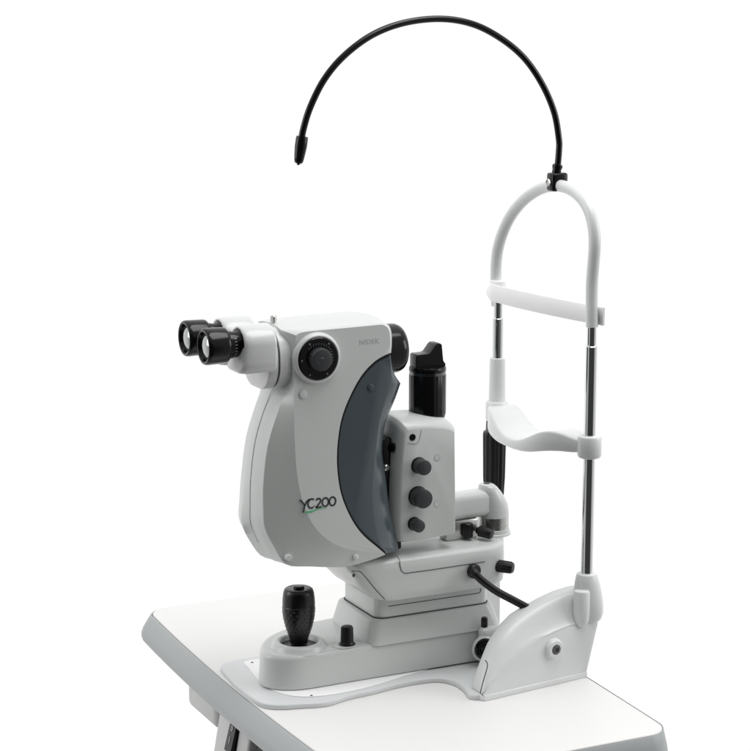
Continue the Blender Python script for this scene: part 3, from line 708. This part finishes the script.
# magnification dial
dc = V((-0.1363, -0.0540, 0.3975))
bm = new(); lathe(bm, V((dc.x, -0.0535, dc.z)), NY, [(0, 0.0290), (0.0020, 0.0283), (0.0040, 0.0273), (0.0054, 0.0265), (0.0060, 0.0255), (0.0058, 0.0244), (0.0044, 0.0239)], 72); dial = obj('dial_ring', bm, 'paint2', head, 50)
bm = new(); lathe(bm, V((dc.x, -0.0574, dc.z)), NY, [(0, 0.0240), (0.0024, 0.0238), (0.0032, 0.0229), (0.0032, 0.0140)], 72); obj('dial_face', bm, 'black', head)
bm = new(); lathe(bm, V((dc.x+0.0005, -0.0602, dc.z)), NY, [(0, 0.0132), (0.0075, 0.0127), (0.0086, 0.0119), (0.0090, 0.0106), (0.0088, 0.0030), (0.0094, 0.0024)], 60, 20, 0.03, (0, 1)); obj('dial_knob', bm, 'charcoal', head)
bm = new()
for k in range(15):
    t = math.radians(-20+k*11)
    a0 = V((dc.x+0.0158*math.cos(t), -0.06055, dc.z+0.0158*math.sin(t))); a1 = V((dc.x+0.0178*math.cos(t), -0.06055, dc.z+0.0178*math.sin(t)))
    ribbon(bm, [a0, a1], 0.0005, NY, 0.0003)
for t in (52, 122, 182, 238, 300):
    t = math.radians(t)
    lathe(bm, (dc.x+0.0202*math.cos(t), -0.06055, dc.z+0.0202*math.sin(t)), NY, [(0, 0.0011), (0.0003, 0.0010)], 12)
obj('dial_marking', bm, 'tick', head)
# lettering on the head
def on_panel(px, pz, y=-0.05405): return V((px, y, pz))
o = V((-0.0840, -0.0541, 0.4082))
obj('maker_lettering', text_bm('NIDEK', 0.0078, (o.x, -0.05408, o.z), X, Z, 0.0003, 1.12), 'pale_ink', head, 30)
L0 = V((-0.1573, -0.0541, 0.2280)); L1 = V((-0.1120, -0.0541, 0.2276))
ux_ = (L1-L0); ux_.y = 0; wl = ux_.length; ux_.normalize(); uz_ = V((-ux_.z, 0, ux_.x))
def lp(a, b): # logo space: a 0..1 across, b in the same unit up from the baseline
    p = L0+ux_*(a*wl)+uz_*(b*wl); return V((p.x, -0.05405, p.z))
bm = new(); W = 0.0019
def stroke(pts, w=W, n=5): ribbon(bm, catmull([lp(*p) for p in pts], n), w, NY, 0.0003)
stroke([(-0.015, 0.235), (0.03, 0.215), (0.075, 0.165), (0.125, 0.09)], [W*1.0]*16)
stroke([(0.265, 0.23), (0.20, 0.20), (0.145, 0.12), (0.115, 0.03), (0.09, -0.06), (0.075, -0.085)])
stroke([(0.375, 0.215), (0.31, 0.235), (0.245, 0.20), (0.215, 0.125), (0.235, 0.045), (0.295, 0.005), (0.36, 0.02)])
stroke([(0.375, 0.045), (0.40, 0.045)], W*0.8)
stroke([(0.435, 0.185), (0.475, 0.225), (0.535, 0.215), (0.555, 0.165), (0.515, 0.095), (0.43, 0.005)])
stroke([(0.425, 0.004), (0.50, 0.004), (0.585, 0.012)])
for cx in (0.685, 0.880):
    stroke([(cx+0.085*math.cos(t*math.pi/8), 0.118+0.107*math.sin(t*math.pi/8)) for t in range(17)], W, 2)
obj('model_lettering', bm, 'ink', head, 30)
bm = new()
sw = catmull([lp(0.13, -0.105), lp(0.20, -0.085), lp(0.30, -0.085), lp(0.40, -0.060), lp(0.56, -0.030), lp(0.72, -0.028)], 5)
ribbon(bm, sw, [0.0004+0.0020*math.sin(math.pi*min(1, (i/(len(sw)-1))**0.6))*(1-0.6*i/(len(sw)-1)) for i in range(len(sw))], NY, 0.0003); obj('logo_swoosh', bm, 'green', head)
# objective at the back of the head
bm = new(); lathe(bm, (-0.058, -0.0105, 0.3925), X, [(0, 0.0285), (0.036, 0.0285), (0.0400, 0.0280), (0.0440, 0.0262), (0.0460, 0.0240), (0.0465, 0.0215), (0.0445, 0.0200)], 56)
ob = obj('objective', bm, 'black', inst, 40)
bm = new(); lathe(bm, (-0.0160, -0.0105, 0.3925), X, [(0, 0.0205), (0.001, 0.018), (0.0024, 0.010), (0.003, 0.002)], 40); obj('lens', bm, 'glass', ob)

# --- binocular tube
EZ = 0.4175
EY = (YC-0.029, YC+0.029)
# neck that joins the head
bm = new(); rings = []
for x, s in ((-0.1915, 0.93), (-0.1907, 0.985), (-0.1890, 1.0), (-0.1802, 1.0), (-0.1796, 0.965), (-0.1780, 0.965), (-0.1774, 1.0), (-0.170, 1.0), (-0.163, 0.975), (-0.157, 0.92), (-0.153, 0.80)):
    rings.append([(x, YC+p[0]*s, 0.4000+p[1]*s) for p in rrect(-0.0395, 0.0395, -0.0385, 0.0305, 0.030, 8)])
loft(bm, rings); bmesh.ops.recalc_face_normals(bm, faces=bm.faces); nk = obj('binocular_neck', bm, 'paint2', inst, 40)
bm = new(); rings = []
ro = [(YC+p[0], 0.4000+p[1]) for p in rrect(-0.0390, 0.0390, -0.0380, 0.0300, 0.030, 8)]
loft(bm, [[(x, a, b) for a, b in ro] for x in (-0.1795, -0.1782)]); bmesh.ops.recalc_face_normals(bm, faces=bm.faces); obj('neck_groove', bm, 'seam', nk)
for yy in EY:
    sgn = -1 if yy < YC else 1
    bm = new(); rings = []
    # section: round on top, flatter towards the foot
    sec = []
    for i in range(25):
        t = math.radians(180-180*i/24)
        sec.append((0.0245*math.cos(t), 0.0010+0.0208*math.sin(t)))
    sec += [(0.0245, -0.017), (0.0228, -0.0250), (0.0190, -0.0290), (0.014, -0.0302), (-0.014, -0.0302), (-0.0190, -0.0290), (-0.0228, -0.0250), (-0.0245, -0.017)]
    for x, s, dz in ((-0.2230, 0.88, 0.0004), (-0.2224, 0.93, 0.0002), (-0.2208, 0.965, 0), (-0.2170, 0.985, 0), (-0.2140, 1.0, 0), (-0.1900, 1.0, 0), (-0.1880, 0.985, 0), (-0.1870, 0.95, 0)):
        rings.append([(x-(0.0065*max(0, -0.012-b)/0.018 if x < -0.213 else 0), yy+a*s, EZ-0.001+dz+b*s) for a, b in sec])
    loft(bm, rings); bmesh.ops.recalc_face_normals(bm, faces=bm.faces)
    ph = obj('prism_housing', bm, 'paint2', inst, 40)
    bm = new()
    lathe(bm, (-0.2188, yy, EZ), -X, [(d, r*0.95) for d, r in [(0, 0.0195), (0.0035, 0.0195), (0.0045, 0.0185), (0.0050, 0.0160), (0.0060, 0.0152), (0.0130, 0.0150), (0.0135, 0.0160), (0.0180, 0.0162), (0.0185, 0.0190), (0.0200, 0.0204), (0.0225, 0.0208), (0.0400, 0.0212), (0.0430, 0.0210), (0.0445, 0.0202), (0.0450, 0.0190), (0.0445, 0.0172), (0.0415, 0.0160), (0.0400, 0.0155)]], 56)
    ep = obj('eyepiece', bm, 'black', inst, 40)
    bm = new(); lathe(bm, (-0.2560, yy, EZ), -X, [(0, 0.0150), (0.0018, 0.0146), (0.0034, 0.0134), (0.0050, 0.0108), (0.0062, 0.0074), (0.0069, 0.0036), (0.0071, 0.0004)], 40); obj('lens', bm, 'glass', ep)
    bm = new()
    for k in range(9):
        t = math.radians(-55-k*14) if sgn < 0 else math.radians(-55-k*14)
        p = V((-0.2293, yy+0.01435*math.sin(t), EZ+0.01435*math.cos(t)))
        ribbon(bm, [p, p+V((-0.0022, 0, 0))], 0.0007, (0, math.sin(t), math.cos(t)), 0.0002)
    obj('dioptre_marking', bm, 'mark', ep)
# small brass pin on top of the binocular
pp = V((-0.1688, -0.0110, 0.4313))
bm = new(); lathe(bm, pp-V((0, 0, 0.010)), Z, [(0, 0.0022), (0.012, 0.0022), (0.0125, 0.0036), (0.0185, 0.0036), (0.0195, 0.0028)], 24); obj('lock_pin', bm, 'steel', nk)

# ================================================================== CABLE
cp = [gl+V((0.0005, -0.004, 0)), V((0.0602, -0.0620, 0.1292)), V((0.0670, -0.0680, 0.1203)), V((0.0824, -0.0740, 0.1074)), V((0.1019, -0.0800, 0.0953)), V((0.1188, -0.0860, 0.0849)), V((0.1328, -0.0900, 0.0756)), V((0.1482, -0.0920, 0.0630))]
bm = new(); tube(bm, catmull(cp, 8), 0.0046, 18)
cab = obj('power_cable', bm, 'rubber', None)
cab['label'] = 'thick black cable from the grey turret down to the white foot of the chin rest'; cab['category'] = 'cable'

# ================================================================== LIGHT
world = bpy.data.worlds.new('World'); scene.world = world
world.use_nodes = True
nt = world.node_tree
bg = nt.nodes['Background']
tc = nt.nodes.new('ShaderNodeTexCoord')
dt = nt.nodes.new('ShaderNodeVectorMath'); dt.operation = 'DOT_PRODUCT'
dt.inputs[1].default_value = (0.43, 0.88, 0.20)
nt.links.new(tc.outputs['Generated'], dt.inputs[0])
cr_ = nt.nodes.new('ShaderNodeValToRGB')
mr = nt.nodes.new('ShaderNodeMapRange'); mr.inputs['From Min'].default_value = -1; mr.inputs['From Max'].default_value = 1
nt.links.new(dt.outputs['Value'], mr.inputs['Value']); nt.links.new(mr.outputs['Result'], cr_.inputs['Fac'])
e = cr_.color_ramp.elements
e[0].position = 0.0; e[0].color = (0.04, 0.04, 0.04, 1)
e[1].position = 1.0; e[1].color = (1.02, 1.02, 1.02, 1)
for p, c in ((0.135, 0.04), (0.22, 0.44), (0.50, 0.64), (0.68, 1.02)):
    n_ = e.new(p); n_.color = (c, c, c, 1)
nt.links.new(cr_.outputs['Color'], bg.inputs['Color'])
bg.inputs['Strength'].default_value = 1.0

def softbox(name, loc, target, size, power, sy=None):
    l = bpy.data.lights.new(name, 'AREA'); l.energy = power; l.shape = 'RECTANGLE'; l.size = size; l.size_y = sy or size
    o = bpy.data.objects.new(name, l); COL.objects.link(o)
    o.location = loc
    o.rotation_euler = (V(target)-V(loc)).to_track_quat('-Z', 'Y').to_euler()
    return o
softbox('overhead_softbox', (0.25, -0.35, 1.7), (0, -0.05, 0.1), 0.9, 13)
softbox('left_softbox', (-1.7, 0.6, 0.9), (-0.1, 0, 0.25), 0.9, 10, 1.2)
softbox('right_softbox', (1.7, -1.0, 0.9), (0.0, 0, 0.25), 0.8, 11, 1.0)

# ================================================================== CAMERA
TH, EL, FP, D = math.radians(25.9), math.radians(10.96), 2017.0, 2.4
r = V((math.cos(TH), -math.sin(TH), 0)); fh = V((math.sin(TH), math.cos(TH), 0))
f = fh*math.cos(EL)+V((0, 0, -math.sin(EL))); u = r.cross(f)
cam = bpy.data.cameras.new('camera')
co = bpy.data.objects.new('camera', cam); COL.objects.link(co)
co.matrix_world = Matrix(((r.x, u.x, -f.x, -1.03114), (r.y, u.y, -f.y, -2.04456), (r.z, u.z, -f.z, 0.80033), (0, 0, 0, 1)))
cam.sensor_fit = 'HORIZONTAL'; cam.sensor_width = 36; cam.lens = 36*FP/750
cam.clip_start = 0.05; cam.clip_end = 100
scene.camera = co
scene.view_settings.view_transform = 'Standard'
scene.view_settings.look = 'None'
scene.view_settings.exposure = 0
scene.view_settings.gamma = 1
